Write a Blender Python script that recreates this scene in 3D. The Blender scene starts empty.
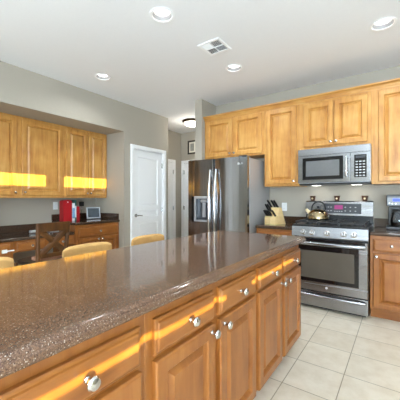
import bpy, bmesh, math, random
from mathutils import Vector, Matrix
random.seed(7)
S = bpy.context.scene
COL = S.collection
PI = math.pi

# ------------------------------------------------------------------ camera
cam = bpy.data.cameras.new('camera')
co = bpy.data.objects.new('camera', cam)
COL.objects.link(co)
S.camera = co
co.location = (0, 0, 1.225)
co.rotation_euler = (PI / 2, 0, math.radians(35.36))
cam.sensor_width = 36.0
cam.lens = 36.0 * 284 / 400
cam.shift_y = -2 / 400
cam.clip_start = 0.02

# ------------------------------------------------------------------ world, sun, daylight, exposure
W = bpy.data.worlds.new('world')
S.world = W
W.use_nodes = True
W.node_tree.nodes['Background'].inputs[0].default_value = (0.75, 0.85, 1.0, 1)
W.node_tree.nodes['Background'].inputs[1].default_value = 1.0

SUN_DIR = Vector((-1, 0.25, -0.05))
sl = bpy.data.lights.new('sun', 'SUN')
sl.energy = 7.0
sl.color = (1.0, 0.95, 0.26)
sl.angle = math.radians(0.2)
so = bpy.data.objects.new('sun', sl)
so.rotation_euler = SUN_DIR.to_track_quat('-Z', 'Y').to_euler()
so.location = (6, -2, 3)
COL.objects.link(so)


def area(name, loc, look, sx, sy, watts, color=(1, 1, 1), shape='RECTANGLE', spread=PI):
    l = bpy.data.lights.new(name, 'AREA')
    l.shape = shape
    l.size = sx
    if shape == 'RECTANGLE':
        l.size_y = sy
    l.energy = watts
    l.color = color
    l.spread = spread
    o = bpy.data.objects.new(name, l)
    o.location = loc
    o.rotation_euler = Vector(look).to_track_quat('-Z', 'Y').to_euler()
    COL.objects.link(o)
    return o


# daylight through the shaded windows, and added fill at an unseen sliding door
area('ceiling_fill_lamp', (1.35, -3.40, 1.15), (-0.15, 1, 3.0), 3.0, 2.0, 480, (0.67, 0.84, 1.0))  # added fill lamp at an unseen opening, aimed up to brighten the ceiling
area('daylight_window_east', (2.93, 1.0, 1.35), (-1, 0, 0.3), 1.0, 0.74, 1.0, (0.78, 0.90, 1.0))
area('daylight_window_west', (2.93, -0.26, 1.35), (-1, 0, 0.3), 0.95, 0.74, 1.0, (0.78, 0.90, 1.0))

area('fridge_streak_lamp', (-3.66, 0.05, 1.25), (1, 0, 0), 0.18, 2.3, 2.6, (0.84, 0.93, 1.0))  # this and the next: added lamps, for bright streaks on the fridge
area('fridge_streak_lamp', (-3.66, -0.75, 1.25), (1, 0, 0), 0.28, 2.3, 2.2, (0.84, 0.93, 1.0))

S.view_settings.view_transform = 'Standard'
S.view_settings.look = 'None'
S.view_settings.gamma = 1.0
S.view_settings.use_curve_mapping = False
S.view_settings.exposure = 1.2


# ------------------------------------------------------------------ materials
def lin(r, g, b):
    f = lambda v: (v / 255 / 12.92) if v / 255 <= 0.04045 else ((v / 255 + 0.055) / 1.055) ** 2.4
    return (f(r), f(g), f(b), 1)


def new_mat(name):
    m = bpy.data.materials.new(name)
    m.use_nodes = True
    nt = m.node_tree
    return m, nt, nt.nodes['Principled BSDF']


def simple(name, col, rough=0.5, metal=0.0, emit=None, es=0.0, noise=0.05, nscale=40, bump=0.0, coat=0.0, spec=None, alpha=1, trans=0):
    m, nt, p = new_mat(name)
    p.inputs['Roughness'].default_value = rough
    p.inputs['Metallic'].default_value = metal
    if coat:
        p.inputs['Coat Weight'].default_value = coat
        p.inputs['Coat Roughness'].default_value = 0.1
    if spec is not None:
        p.inputs['Specular IOR Level'].default_value = spec
    if trans:
        p.inputs['Transmission Weight'].default_value = trans
    tc = nt.nodes.new('ShaderNodeTexCoord')
    n = nt.nodes.new('ShaderNodeTexNoise')
    n.inputs['Scale'].default_value = nscale
    n.inputs['Detail'].default_value = 4
    nt.links.new(tc.outputs['Object'], n.inputs['Vector'])
    mx = nt.nodes.new('ShaderNodeMix')
    mx.data_type = 'RGBA'
    mx.inputs[6].default_value = tuple(c * (1 - noise) for c in col[:3]) + (1,)
    mx.inputs[7].default_value = tuple(min(1, c * (1 + noise)) for c in col[:3]) + (1,)
    nt.links.new(n.outputs['Fac'], mx.inputs[0])
    nt.links.new(mx.outputs[2], p.inputs['Base Color'])
    if bump:
        b = nt.nodes.new('ShaderNodeBump')
        b.inputs['Strength'].default_value = bump
        b.inputs['Distance'].default_value = 0.002
        nt.links.new(n.outputs['Fac'], b.inputs['Height'])
        nt.links.new(b.outputs['Normal'], p.inputs['Normal'])
    if emit:
        p.inputs['Emission Color'].default_value = emit
        p.inputs['Emission Strength'].default_value = es
    return m


def wood(name, dark, mid, light, scale, rough=0.36, coat=0.08):
    m, nt, p = new_mat(name)
    L = nt.links.new
    tc = nt.nodes.new('ShaderNodeTexCoord')
    oi = nt.nodes.new('ShaderNodeObjectInfo')
    mul = nt.nodes.new('ShaderNodeMath'); mul.operation = 'MULTIPLY'
    mul.inputs[1].default_value = 37.0
    L(oi.outputs['Random'], mul.inputs[0])
    add = nt.nodes.new('ShaderNodeVectorMath'); add.operation = 'ADD'
    L(tc.outputs['Object'], add.inputs[0]); L(mul.outputs[0], add.inputs[1])
    mp = nt.nodes.new('ShaderNodeMapping')
    mp.inputs['Scale'].default_value = scale
    L(add.outputs[0], mp.inputs['Vector'])
    n = nt.nodes.new('ShaderNodeTexNoise')
    n.inputs['Scale'].default_value = 2.2
    n.inputs['Detail'].default_value = 6
    n.inputs['Roughness'].default_value = 0.6
    n.inputs['Distortion'].default_value = 0.4
    L(mp.outputs[0], n.inputs['Vector'])
    n2 = nt.nodes.new('ShaderNodeTexNoise')
    n2.inputs['Scale'].default_value = 5.0
    n2.inputs['Detail'].default_value = 3
    L(add.outputs[0], n2.inputs['Vector'])
    av = nt.nodes.new('ShaderNodeMix'); av.data_type = 'FLOAT'
    av.inputs[0].default_value = 0.45
    L(n.outputs['Fac'], av.inputs[2]); L(n2.outputs['Fac'], av.inputs[3])
    r = nt.nodes.new('ShaderNodeValToRGB')
    e = r.color_ramp.elements
    e[0].position = 0.30; e[0].color = dark
    e[1].position = 0.72; e[1].color = light
    k = e.new(0.5); k.color = mid
    L(av.outputs[0], r.inputs[0])
    L(r.outputs[0], p.inputs['Base Color'])
    p.inputs['Roughness'].default_value = rough
    p.inputs['Coat Weight'].default_value = coat
    p.inputs['Coat Roughness'].default_value = 0.15
    return m


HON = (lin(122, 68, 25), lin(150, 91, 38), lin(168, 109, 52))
HON_LIT = (lin(164, 102, 46), lin(196, 141, 71), lin(216, 168, 98))  # same maple made lighter: light on the upper cabinets put into the colour
wood_u = wood('honey_maple_lit_upright', *HON_LIT, (11, 11, 1.1))
wood_ul = wood('honey_maple_lit_lying', *HON_LIT, (1.1, 11, 11))
wood_v = wood('honey_maple_upright', *HON, (11, 11, 1.1))
wood_h = wood('honey_maple_lying', *HON, (1.1, 11, 11))
dark_wood = wood('dark_walnut', lin(58, 31, 4), lin(84, 48, 6), lin(106, 63, 11), (9, 9, 2), 0.5, 0.0)
block_wood = wood('pale_block_wood', lin(205, 170, 110), lin(224, 194, 138), lin(236, 210, 160), (4, 4, 14), 0.45, 0.05)


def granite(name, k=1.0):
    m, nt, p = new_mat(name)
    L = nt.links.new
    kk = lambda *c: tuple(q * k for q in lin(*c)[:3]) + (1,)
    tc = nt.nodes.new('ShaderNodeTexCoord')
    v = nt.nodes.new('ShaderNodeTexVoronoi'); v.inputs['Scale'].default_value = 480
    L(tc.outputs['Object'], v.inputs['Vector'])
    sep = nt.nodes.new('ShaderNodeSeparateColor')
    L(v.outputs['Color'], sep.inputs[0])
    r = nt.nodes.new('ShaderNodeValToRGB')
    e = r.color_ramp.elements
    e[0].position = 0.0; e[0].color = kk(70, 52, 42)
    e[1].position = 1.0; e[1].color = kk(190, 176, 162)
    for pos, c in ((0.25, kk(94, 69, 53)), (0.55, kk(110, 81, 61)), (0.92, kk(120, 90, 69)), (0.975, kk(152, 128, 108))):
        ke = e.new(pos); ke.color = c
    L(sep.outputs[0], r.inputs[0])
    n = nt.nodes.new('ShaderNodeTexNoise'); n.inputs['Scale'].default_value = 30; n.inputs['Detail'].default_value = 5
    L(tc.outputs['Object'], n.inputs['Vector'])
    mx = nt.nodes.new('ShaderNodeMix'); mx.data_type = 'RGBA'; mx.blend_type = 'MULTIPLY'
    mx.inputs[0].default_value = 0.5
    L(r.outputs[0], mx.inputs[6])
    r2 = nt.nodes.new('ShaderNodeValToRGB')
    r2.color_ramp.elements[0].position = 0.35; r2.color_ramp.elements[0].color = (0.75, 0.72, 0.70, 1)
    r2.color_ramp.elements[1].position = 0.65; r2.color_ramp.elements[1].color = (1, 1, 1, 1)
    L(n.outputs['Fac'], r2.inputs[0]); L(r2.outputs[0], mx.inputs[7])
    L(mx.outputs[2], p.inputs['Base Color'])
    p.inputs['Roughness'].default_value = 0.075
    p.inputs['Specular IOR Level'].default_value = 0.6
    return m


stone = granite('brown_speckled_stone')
stone_shaded = granite('brown_stone_shaded', 0.42)  # same stone darkened: the wall counters' dark reflections put into the colour


def steel(name, scale, base=(0.31, 0.31, 0.32), rough=0.15, wob=0.25):
    m, nt, p = new_mat(name)
    L = nt.links.new
    tc = nt.nodes.new('ShaderNodeTexCoord')
    mp = nt.nodes.new('ShaderNodeMapping'); mp.inputs['Scale'].default_value = scale
    L(tc.outputs['Object'], mp.inputs['Vector'])
    n = nt.nodes.new('ShaderNodeTexNoise'); n.inputs['Scale'].default_value = 1.0; n.inputs['Detail'].default_value = 5
    L(mp.outputs[0], n.inputs['Vector'])
    mr = nt.nodes.new('ShaderNodeMapRange')
    mr.inputs['From Min'].default_value = 0.3; mr.inputs['From Max'].default_value = 0.7
    mr.inputs['To Min'].default_value = rough - 0.06; mr.inputs['To Max'].default_value = rough + 0.1
    L(n.outputs['Fac'], mr.inputs['Value'])
    L(mr.outputs[0], p.inputs['Roughness'])
    b = nt.nodes.new('ShaderNodeBump'); b.inputs['Strength'].default_value = wob; b.inputs['Distance'].default_value = 0.006
    L(n.outputs['Fac'], b.inputs['Height']); L(b.outputs['Normal'], p.inputs['Normal'])
    p.inputs['Base Color'].default_value = base + (1,)
    p.inputs['Metallic'].default_value = 1.0
    return m


steel_v = steel('brushed_steel_upright', (7, 7, 0.05), wob=1.0)
steel_h = steel('brushed_steel_level', (0.6, 30, 30), (0.32, 0.32, 0.33), 0.2, 0.03)
chrome = simple('polished_nickel', (0.58, 0.57, 0.56, 1), 0.13, 1.0, noise=0.02)
grey_side = simple('grey_painted_steel', lin(178, 178, 180), 0.35, 0.25, noise=0.03)
black_glass = simple('black_glass', lin(16, 16, 18), 0.05, noise=0.02, coat=0.3)
oven_glass = simple('smoked_oven_glass', lin(84, 77, 68), 0.06, noise=0.1, nscale=8)
mesh_glass = simple('grey_microwave_glass', lin(110, 110, 110), 0.12, noise=0.06)
black_plastic = simple('black_plastic', lin(24, 24, 26), 0.35, noise=0.05)
dark_grey = simple('dark_grey_plastic', lin(62, 64, 68), 0.3, noise=0.05)
cast_iron = simple('cast_iron', lin(30, 30, 32), 0.5, noise=0.2, bump=0.2)
white_paint = simple('white_satin_paint', lin(250, 250, 250), 0.3, noise=0.015)
ceil_paint = simple('ceiling_paint', lin(242, 242, 243), 0.85, noise=0.02, nscale=60, bump=0.08)
wall_paint = simple('greige_wall_paint', lin(172, 164, 150), 0.75, noise=0.02, nscale=50, bump=0.05)
white_plastic = simple('white_plastic', lin(240, 240, 238), 0.35, noise=0.01)
bronze = simple('dark_bronze', lin(70, 50, 30), 0.35, 0.7, noise=0.15)
tan_suede = simple('tan_suede', lin(198, 154, 92), 0.75, noise=0.22, nscale=22, bump=0.25)
pink_fabric = simple('dusty_pink_fabric', lin(178, 130, 104), 0.8, noise=0.08)
red_card = simple('red_card', lin(172, 20, 30), 0.4, noise=0.08)
white_card = simple('white_card', lin(228, 232, 238), 0.5, noise=0.04)
blue_card = simple('pale_blue_card', lin(120, 158, 196), 0.5, noise=0.1)
teal_card = simple('teal_card', lin(52, 104, 96), 0.5, noise=0.08)
paper = simple('page_paper', lin(226, 220, 205), 0.8, noise=0.05)
grey_paper = simple('grey_print_paper', lin(176, 180, 182), 0.5, noise=0.25, nscale=25)
brown_ceramic = simple('brown_glazed_ceramic', lin(72, 40, 24), 0.3, noise=0.25, nscale=30)
wax = simple('cream_wax', lin(236, 214, 170), 0.5, noise=0.04)
lens_mat = simple('lamp_lens', (1, 1, 1, 1), 0.5, emit=(1, 0.98, 0.94, 1), es=3.0, noise=0.0)
dome_mat = simple('lamp_dome_glass', (1, 0.97, 0.9, 1), 0.4, emit=(1, 0.93, 0.78, 1), es=2.5, noise=0.0)
baffle_mat = simple('white_baffle', lin(120, 120, 120), 0.5, noise=0.01)
vent_dark = simple('duct_dark', lin(110, 110, 112), 0.8, noise=0.05)
magenta_led = simple('magenta_display', lin(96, 36, 74), 0.4, emit=lin(200, 60, 150), es=0.25, noise=0.05)
blue_led = simple('blue_display', lin(40, 60, 190), 0.4, emit=lin(60, 90, 255), es=0.4, noise=0.05)
shade_cloth = simple('shade_cloth', lin(235, 230, 220), 0.9, noise=0.03)
screen_mat = simple('photo_screen', lin(58, 66, 74), 0.15, noise=0.75, nscale=9, emit=lin(120, 135, 140), es=0.05)
art_mat = simple('grey_print', lin(150, 148, 142), 0.6, noise=0.5, nscale=10)
silver = simple('satin_silver', lin(186, 187, 190), 0.3, 0.5, noise=0.03)
key_grey = simple('pale_grey_key', lin(190, 190, 190), 0.5, noise=0.02)
gold_letter = simple('silver_letter', lin(225, 225, 228), 0.3, 0.6, noise=0.02)


def glass_mat():
    m, nt, p = new_mat('clear_carafe_glass')
    out = nt.nodes['Material Output']
    t = nt.nodes.new('ShaderNodeBsdfTransparent'); t.inputs[0].default_value = (0.82, 0.84, 0.85, 1)
    g = nt.nodes.new('ShaderNodeBsdfGlossy'); g.inputs['Roughness'].default_value = 0.03
    f = nt.nodes.new('ShaderNodeFresnel'); f.inputs[0].default_value = 1.5
    n = nt.nodes.new('ShaderNodeTexNoise'); n.inputs['Scale'].default_value = 5
    mx = nt.nodes.new('ShaderNodeMixShader')
    nt.links.new(f.outputs[0], mx.inputs[0]); nt.links.new(t.outputs[0], mx.inputs[1]); nt.links.new(g.outputs[0], mx.inputs[2])
    nt.links.new(mx.outputs[0], out.inputs['Surface'])
    return m


glass = glass_mat()


def tile_mat():
    m, nt, p = new_mat('cream_floor_tile')
    L = nt.links.new
    tc = nt.nodes.new('ShaderNodeTexCoord')
    mp = nt.nodes.new('ShaderNodeMapping'); mp.inputs['Location'].default_value = (0.325 + 0.322 * 20, -2.52 + 0.333 * 30, 0)
    L(tc.outputs['Object'], mp.inputs['Vector'])
    b = nt.nodes.new('ShaderNodeTexBrick')
    b.offset = 0.0; b.squash = 1.0
    b.inputs['Scale'].default_value = 1.0
    b.inputs['Mortar Size'].default_value = 0.0035
    b.inputs['Mortar Smooth'].default_value = 0.3
    b.inputs['Bias'].default_value = 0.0
    b.inputs['Brick Width'].default_value = 0.322
    b.inputs['Row Height'].default_value = 0.333
    b.inputs['Color1'].default_value = lin(226, 216, 198)
    b.inputs['Color2'].default_value = lin(218, 207, 188)
    b.inputs['Mortar'].default_value = lin(158, 146, 124)
    L(mp.outputs[0], b.inputs['Vector'])
    n = nt.nodes.new('ShaderNodeTexNoise'); n.inputs['Scale'].default_value = 9; n.inputs['Detail'].default_value = 7
    n.inputs['Roughness'].default_value = 0.65
    L(tc.outputs['Object'], n.inputs['Vector'])
    r = nt.nodes.new('ShaderNodeValToRGB')
    r.color_ramp.elements[0].position = 0.35; r.color_ramp.elements[0].color = (0.86, 0.82, 0.76, 1)
    r.color_ramp.elements[1].position = 0.62; r.color_ramp.elements[1].color = (1, 1, 1, 1)
    L(n.outputs['Fac'], r.inputs[0])
    mx = nt.nodes.new('ShaderNodeMix'); mx.data_type = 'RGBA'; mx.blend_type = 'MULTIPLY'; mx.inputs[0].default_value = 0.8
    L(b.outputs['Color'], mx.inputs[6]); L(r.outputs[0], mx.inputs[7])
    L(mx.outputs[2], p.inputs['Base Color'])
    p.inputs['Roughness'].default_value = 0.32
    bp = nt.nodes.new('ShaderNodeBump'); bp.inputs['Strength'].default_value = 0.4; bp.inputs['Distance'].default_value = 0.003
    bp.invert = True
    L(b.outputs['Fac'], bp.inputs['Height']); L(bp.outputs['Normal'], p.inputs['Normal'])
    return m


# ------------------------------------------------------------------ builders
class B:
    def __init__(s):
        s.bm = bmesh.new()

    def merge(s, t, M=None):
        me = bpy.data.meshes.new('tmp')
        if M is not None:
            t.transform(M)
        t.to_mesh(me); t.free()
        s.bm.from_mesh(me)
        bpy.data.meshes.remove(me)

    def box(s, x0, x1, y0, y1, z0, z1, bev=0.0, seg=2, M=None):
        t = bmesh.new()
        bmesh.ops.create_cube(t, size=1.0)
        t.transform(Matrix.Translation(((x0 + x1) / 2, (y0 + y1) / 2, (z0 + z1) / 2)) @ Matrix.Diagonal((abs(x1 - x0), abs(y1 - y0), abs(z1 - z0), 1)))
        if bev:
            bmesh.ops.bevel(t, geom=t.edges[:], offset=bev, segments=seg, profile=0.5, affect='EDGES')
        s.merge(t, M)
        return s

    def cyl(s, p0, p1, r0, r1=None, n=20, caps=True):
        p0, p1 = Vector(p0), Vector(p1)
        r1 = r0 if r1 is None else r1
        t = bmesh.new()
        bmesh.ops.create_cone(t, cap_ends=caps, segments=n, radius1=r0, radius2=r1, depth=(p1 - p0).length)
        q = Vector((0, 0, 1)).rotation_difference((p1 - p0).normalized()).to_matrix().to_4x4()
        s.merge(t, Matrix.Translation((p0 + p1) / 2) @ q)
        return s

    def lathe(s, prof, c=(0, 0, 0), axis=(0, 0, 1), n=28):
        t = bmesh.new()
        rings = []
        for r, z in prof:
            if r < 1e-6:
                rings.append([t.verts.new((0, 0, z))])
            else:
                rings.append([t.verts.new((r * math.cos(2 * PI * i / n), r * math.sin(2 * PI * i / n), z)) for i in range(n)])
        for a, b in zip(rings, rings[1:]):
            for i in range(n):
                j = (i + 1) % n
                if len(a) == 1 and len(b) == 1:
                    continue
                if len(a) == 1:
                    t.faces.new((a[0], b[j], b[i]))
                elif len(b) == 1:
                    t.faces.new((a[i], a[j], b[0]))
                else:
                    t.faces.new((a[i], a[j], b[j], b[i]))
        bmesh.ops.recalc_face_normals(t, faces=t.faces[:])
        q = Vector((0, 0, 1)).rotation_difference(Vector(axis).normalized()).to_matrix().to_4x4()
        s.merge(t, Matrix.Translation(c) @ q)
        return s

    def tube(s, pts, r, n=10, radii=None, flat=1.0):
        pts = [Vector(p) for p in pts]
        t = bmesh.new()
        rings = []
        up = None
        for i, p in enumerate(pts):
            d = (pts[min(i + 1, len(pts) - 1)] - pts[max(i - 1, 0)]).normalized()
            if up is None:
                up = Vector((0, 0, 1)) if abs(d.z) < 0.9 else Vector((0, 1, 0))
            a = d.cross(up).normalized(); b = a.cross(d).normalized(); up = b
            rr = radii[i] if radii else r
            rings.append([t.verts.new(p + rr * (math.cos(2 * PI * k / n) * a + flat * math.sin(2 * PI * k / n) * b)) for k in range(n)])
        for a, b in zip(rings, rings[1:]):
            for k in range(n):
                t.faces.new((a[k], a[(k + 1) % n], b[(k + 1) % n], b[k]))
        t.faces.new(rings[0]); t.faces.new(rings[-1])
        bmesh.ops.recalc_face_normals(t, faces=t.faces[:])
        s.merge(t)
        return s

    def prism(s, poly, axis, a, b):
        """poly in the two other axes (in x,y,z order), swept along axis from a to b"""
        t = bmesh.new()
        def mk(u, v, w):
            return {'x': (w, u, v), 'y': (u, w, v), 'z': (u, v, w)}[axis]
        r0 = [t.verts.new(mk(u, v, a)) for u, v in poly]
        r1 = [t.verts.new(mk(u, v, b)) for u, v in poly]
        n = len(poly)
        for i in range(n):
            t.faces.new((r0[i], r0[(i + 1) % n], r1[(i + 1) % n], r1[i]))
        t.faces.new(r0); t.faces.new(r1[::-1])
        bmesh.ops.recalc_face_normals(t, faces=t.faces[:])
        s.merge(t)
        return s

    def panel(s, x0, x1, z0, z1, rings, back):
        """front facing -y; rings = [(inset, y)], outermost first"""
        t = bmesh.new()
        R = []
        for i, y in [(0, back)] + rings:
            R.append([t.verts.new(q) for q in ((x0 + i, y, z0 + i), (x1 - i, y, z0 + i), (x1 - i, y, z1 - i), (x0 + i, y, z1 - i))])
        for a, b in zip(R, R[1:]):
            for k in range(4):
                t.faces.new((a[k], a[(k + 1) % 4], b[(k + 1) % 4], b[k]))
        t.faces.new(R[-1]); t.faces.new(R[0][::-1])
        bmesh.ops.recalc_face_normals(t, faces=t.faces[:])
        s.merge(t)
        return s

    def done(s, name, mat, parent=None, smooth=35):
        me = bpy.data.meshes.new(name)
        s.bm.to_mesh(me); s.bm.free()
        if smooth:
            for p in me.polygons:
                p.use_smooth = True
            me.set_sharp_from_angle(angle=math.radians(smooth))
        me.materials.append(mat)
        o = bpy.data.objects.new(name, me)
        COL.objects.link(o)
        if smooth:
            wn = o.modifiers.new('weighted_normals', 'WEIGHTED_NORMAL')
            wn.keep_sharp = True
            wn.weight = 100
        if parent is not None:
            o.parent = parent
        return o


def thing(name, label, cat, loc=(0, 0, 0), rz=0.0, group=None):
    o = bpy.data.objects.new(name, None)
    COL.objects.link(o)
    o.empty_display_size = 0.05
    o.location = loc
    o.rotation_euler = (0, 0, rz)
    o['label'] = label
    o['category'] = cat
    if group:
        o['group'] = group
    return o


def struct(o, label=None):
    o['kind'] = 'structure'
    if label:
        o['label'] = label
    return o


def room(name, boxes, mat, bev=0.0):
    b = B()
    for q in boxes:
        b.box(*q, bev=bev)
    return struct(b.done(name, mat))


# ------------------------------------------------------------------ room shell
CEIL = 2.743
fl = B().box(-4.6, 3.2, -3.7, 5.4, -0.1, 0.0)
floor = struct(fl.done('floor', tile_mat(), smooth=0), 'cream square tiled kitchen floor')

CANS = [(-1.62, 1.739), (-0.132, 2.945), (-3.054, 2.201), (-1.595, 2.934)]
CAN_R = 0.088
t = bmesh.new()
N = 32
def loop(pts):
    vs = [t.verts.new((x, y, CEIL)) for x, y in pts]
    return [t.edges.new((vs[i], vs[(i + 1) % len(vs)])) for i in range(len(vs))]
ed = loop([(-4.6, -3.7), (3.2, -3.7), (3.2, 5.4), (-4.6, 5.4)])
for cx, cy in CANS:
    ed += loop([(cx + CAN_R * math.cos(2 * PI * i / N), cy + CAN_R * math.sin(2 * PI * i / N)) for i in range(N)])
bmesh.ops.triangle_fill(t, use_beauty=True, use_dissolve=False, edges=ed)
for f in t.faces:
    if f.normal.z > 0:
        f.normal_flip()
cb = B(); cb.merge(t)
cb.box(-4.6, 3.2, -3.7, 5.4, CEIL + 0.15, CEIL + 0.25)
struct(cb.done('ceiling', ceil_paint, smooth=0), 'plain white ceiling with recessed lamps')

# left wall: nook recess with soffit, pantry door opening, corner to the hall
WL = -3.617
room('wall_left', [
    (-4.46, -4.36, 0.90, 3.185, 0, CEIL),                # back of the desk nook
    (-4.36, WL, 2.998, 3.185, 0, CEIL),                  # end of the nook
    (-4.36, WL, 3.185, 3.918, 2.06, CEIL),               # over the pantry door
    (-4.46, WL, 3.918, 4.047, 0, CEIL),                  # corner to the hall
    (-4.46, -3.80, 3.185, 3.918, 0, 2.06),               # behind the pantry door
    (-4.36, WL, 0.90, 2.998, 2.292, CEIL),               # soffit over the nook
    (-4.46, WL, 0.15, 0.90, 0, CEIL), (-4.46, WL, -3.7, -0.90, 0, CEIL),   # nearer than the nook, round the added tall window pair
    (-4.46, WL, -0.60, -0.05, 0, CEIL), (-4.46, WL, -0.05, 0.15, 0, 0.08), (-4.46, WL, -0.05, 0.15, 2.42, CEIL),
    (-4.46, WL, -0.90, -0.60, 0, 0.08), (-4.46, WL, -0.90, -0.60, 2.42, CEIL),
], wall_paint)
BY = 3.975
room('wall_back', [(-2.62, 3.2, BY, BY + 0.12, 0, CEIL)], wall_paint)
room('wall_partition', [(-2.62, -2.493, 3.56, BY, 0, CEIL)], wall_paint)
room('wall_hall_end', [(-4.46, -2.5, 5.2, 5.3, 0, CEIL)], wall_paint)
room('wall_hall_left', [(-4.36, -4.24, 4.047, 5.2, 0, CEIL)], wall_paint)
room('wall_hall_right', [(-2.62, -2.5, BY + 0.12, 5.2, 0, CEIL)], wall_paint)
# right wall with the two shaded windows, rear wall with an added sliding door for the fill (all unseen)
WX = 3.0
WZ0, WZ1 = 0.940, 1.898
WINS = [(-0.75, 0.225), (0.465, 1.22)]
room('wall_right', [
    (WX, WX + 0.12, -3.7, WINS[0][0], 0, CEIL),
    (WX, WX + 0.12, WINS[0][1], WINS[1][0], 0, CEIL),
    (WX, WX + 0.12, WINS[1][1], BY, 0, CEIL),
    (WX, WX + 0.12, WINS[0][0], WINS[0][1], 0, WZ0), (WX, WX + 0.12, WINS[0][0], WINS[0][1], WZ1, CEIL),
    (WX, WX + 0.12, WINS[1][0], WINS[1][1], 0, WZ0), (WX, WX + 0.12, WINS[1][0], WINS[1][1], WZ1, CEIL),
], wall_paint)
for i, (a, b_) in enumerate(WINS):
    w = struct(B().box(WX + 0.03, WX + 0.05, a, b_, 0.966, 1.743).done('window_%d' % (i + 1), shade_cloth), 'window with a cloth shade open at top and bottom')
    B().box(WX - 0.02, WX, a - 0.06, a, WZ0 - 0.06, WZ1 + 0.06).box(WX - 0.02, WX, b_, b_ + 0.06, WZ0 - 0.06, WZ1 + 0.06) \
        .box(WX - 0.02, WX, a, b_, WZ1, WZ1 + 0.06).box(WX - 0.02, WX, a, b_, WZ0 - 0.06, WZ0).done('window_frame', white_paint, w)
room('wall_rear', [(-3.617, -0.25, -3.6, -3.48, 0, CEIL), (2.95, 3.0, -3.6, -3.48, 0, CEIL), (-0.25, 2.95, -3.6, -3.48, 2.2, CEIL)], wall_paint)
d = struct(B().box(-0.25, 2.95, -3.56, -3.54, 0, 2.2).done('door_4', shade_cloth), 'unseen sliding door with a sheer curtain, added for fill light')  # out of view, sited to go with the added fill lamp
B().box(-0.25, -0.17, -3.53, -3.49, 0, 2.2).box(2.87, 2.95, -3.53, -3.49, 0, 2.2).box(-0.17, 2.87, -3.53, -3.49, 2.12, 2.2).box(1.31, 1.39, -3.53, -3.49, 0, 2.12).done('door_frame', white_paint, d)

for i, (a, b_) in enumerate(((-0.05, 0.15), (-0.90, -0.60))):  # unseen windows, added to give the fridge something bright to reflect
    w = struct(B().box(WL - 0.09, WL - 0.075, a, b_, 0.08, 2.42).done('window_%d' % (i + 3), shade_cloth), 'unseen tall narrow window with a sheer blind, added for fridge streaks')
    B().box(WL, WL + 0.02, a - 0.05, a, 0.04, 2.46).box(WL, WL + 0.02, b_, b_ + 0.05, 0.04, 2.46).box(WL, WL + 0.02, a, b_, 2.42, 2.46).box(WL, WL + 0.02, a, b_, 0.04, 0.08).done('window_frame', white_paint, w)

# baseboards
room('baseboard_left', [(WL, WL + 0.014, 2.998, 3.12, 0, 0.09), (WL, WL + 0.014, 3.985, 4.047, 0, 0.09)], white_paint)
room('baseboard_hall', [(-4.24, -4.226, 4.05, 4.22, 0, 0.09), (-4.24, -4.226, 4.985, 5.2, 0, 0.09)], white_paint)


# ------------------------------------------------------------------ doors
def casing(b, x0, x1, zt, w=0.065, th=0.02):
    """three-sided casing, front at y=-th"""
    for q in ((x0 - w, x0, 0.0, zt + w), (x1, x1 + w, 0.0, zt + w), (x0, x1, zt, zt + w)):
        b.box(q[0], q[1], -th, 0, q[2], q[3], bev=0.004)
        b.box(q[0] + 0.012, q[1] - 0.012, -th - 0.006, -th, q[2] + (0.012 if q[2] else 0), q[3] - 0.012, bev=0.003)


def panel_door(name, loc, rz, w, zt, label, panels, handle_x, hinge_x, y=0.02):
    r = bpy.data.objects.new(name, None); COL.objects.link(r)
    r.location = loc; r.rotation_euler = (0, 0, rz)
    struct(r, label)
    b = B(); casing(b, 0, w, zt)
    b.box(0, 0.006, 0, 0.14, 0, zt).box(w - 0.006, w, 0, 0.14, 0, zt).box(0.006, w - 0.006, 0, 0.14, zt - 0.006, zt)
    b.done('door_frame', white_paint, r)
    # slab: stiles, rails and raised panels
    b = B()
    x0, x1 = 0.009, w - 0.009
    st = 0.115
    b.box(x0, x0 + st, y, y + 0.035, 0.01, zt - 0.009).box(x1 - st, x1, y, y + 0.035, 0.01, zt - 0.009)
    zs = [0.01] + [v for p in panels for v in p] + [zt - 0.009]
    for a, c in zip(zs[::2], zs[1::2]):
        b.box(x0 + st, x1 - st, y, y + 0.035, a, c)
    for a, c in panels:
        b.panel(x0 + st, x1 - st, a, c, [(0, y), (0.012, y + 0.012), (0.03, y + 0.012), (0.05, y + 0.003)], y + 0.03)
    slab = b.done('door_panel', white_paint, r)
    s_ = 1 if handle_x < w / 2 else -1
    hb = B()
    hb.lathe([(0, 0), (0.03, 0), (0.03, 0.006), (0.024, 0.01), (0.011, 0.014), (0.011, 0.05), (0, 0.05)], (handle_x, y, 0.93), (0, -1, 0))
    hb.tube([(handle_x, y - 0.045, 0.93), (handle_x + s_ * 0.03, y - 0.05, 0.932), (handle_x + s_ * 0.075, y - 0.048, 0.928), (handle_x + s_ * 0.11, y - 0.044, 0.922)], 0.009, radii=[0.012, 0.010, 0.009, 0.007])
    hb.done('door_handle', chrome, r)
    for z in (0.25, 1.0, 1.82):
        B().cyl((hinge_x, y - 0.006, z - 0.045), (hinge_x, y - 0.006, z + 0.045), 0.007, n=12).box(hinge_x - 0.016, hinge_x + 0.016, y - 0.003, y, z - 0.045, z + 0.045).done('hinge', chrome, r)
    return r


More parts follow.
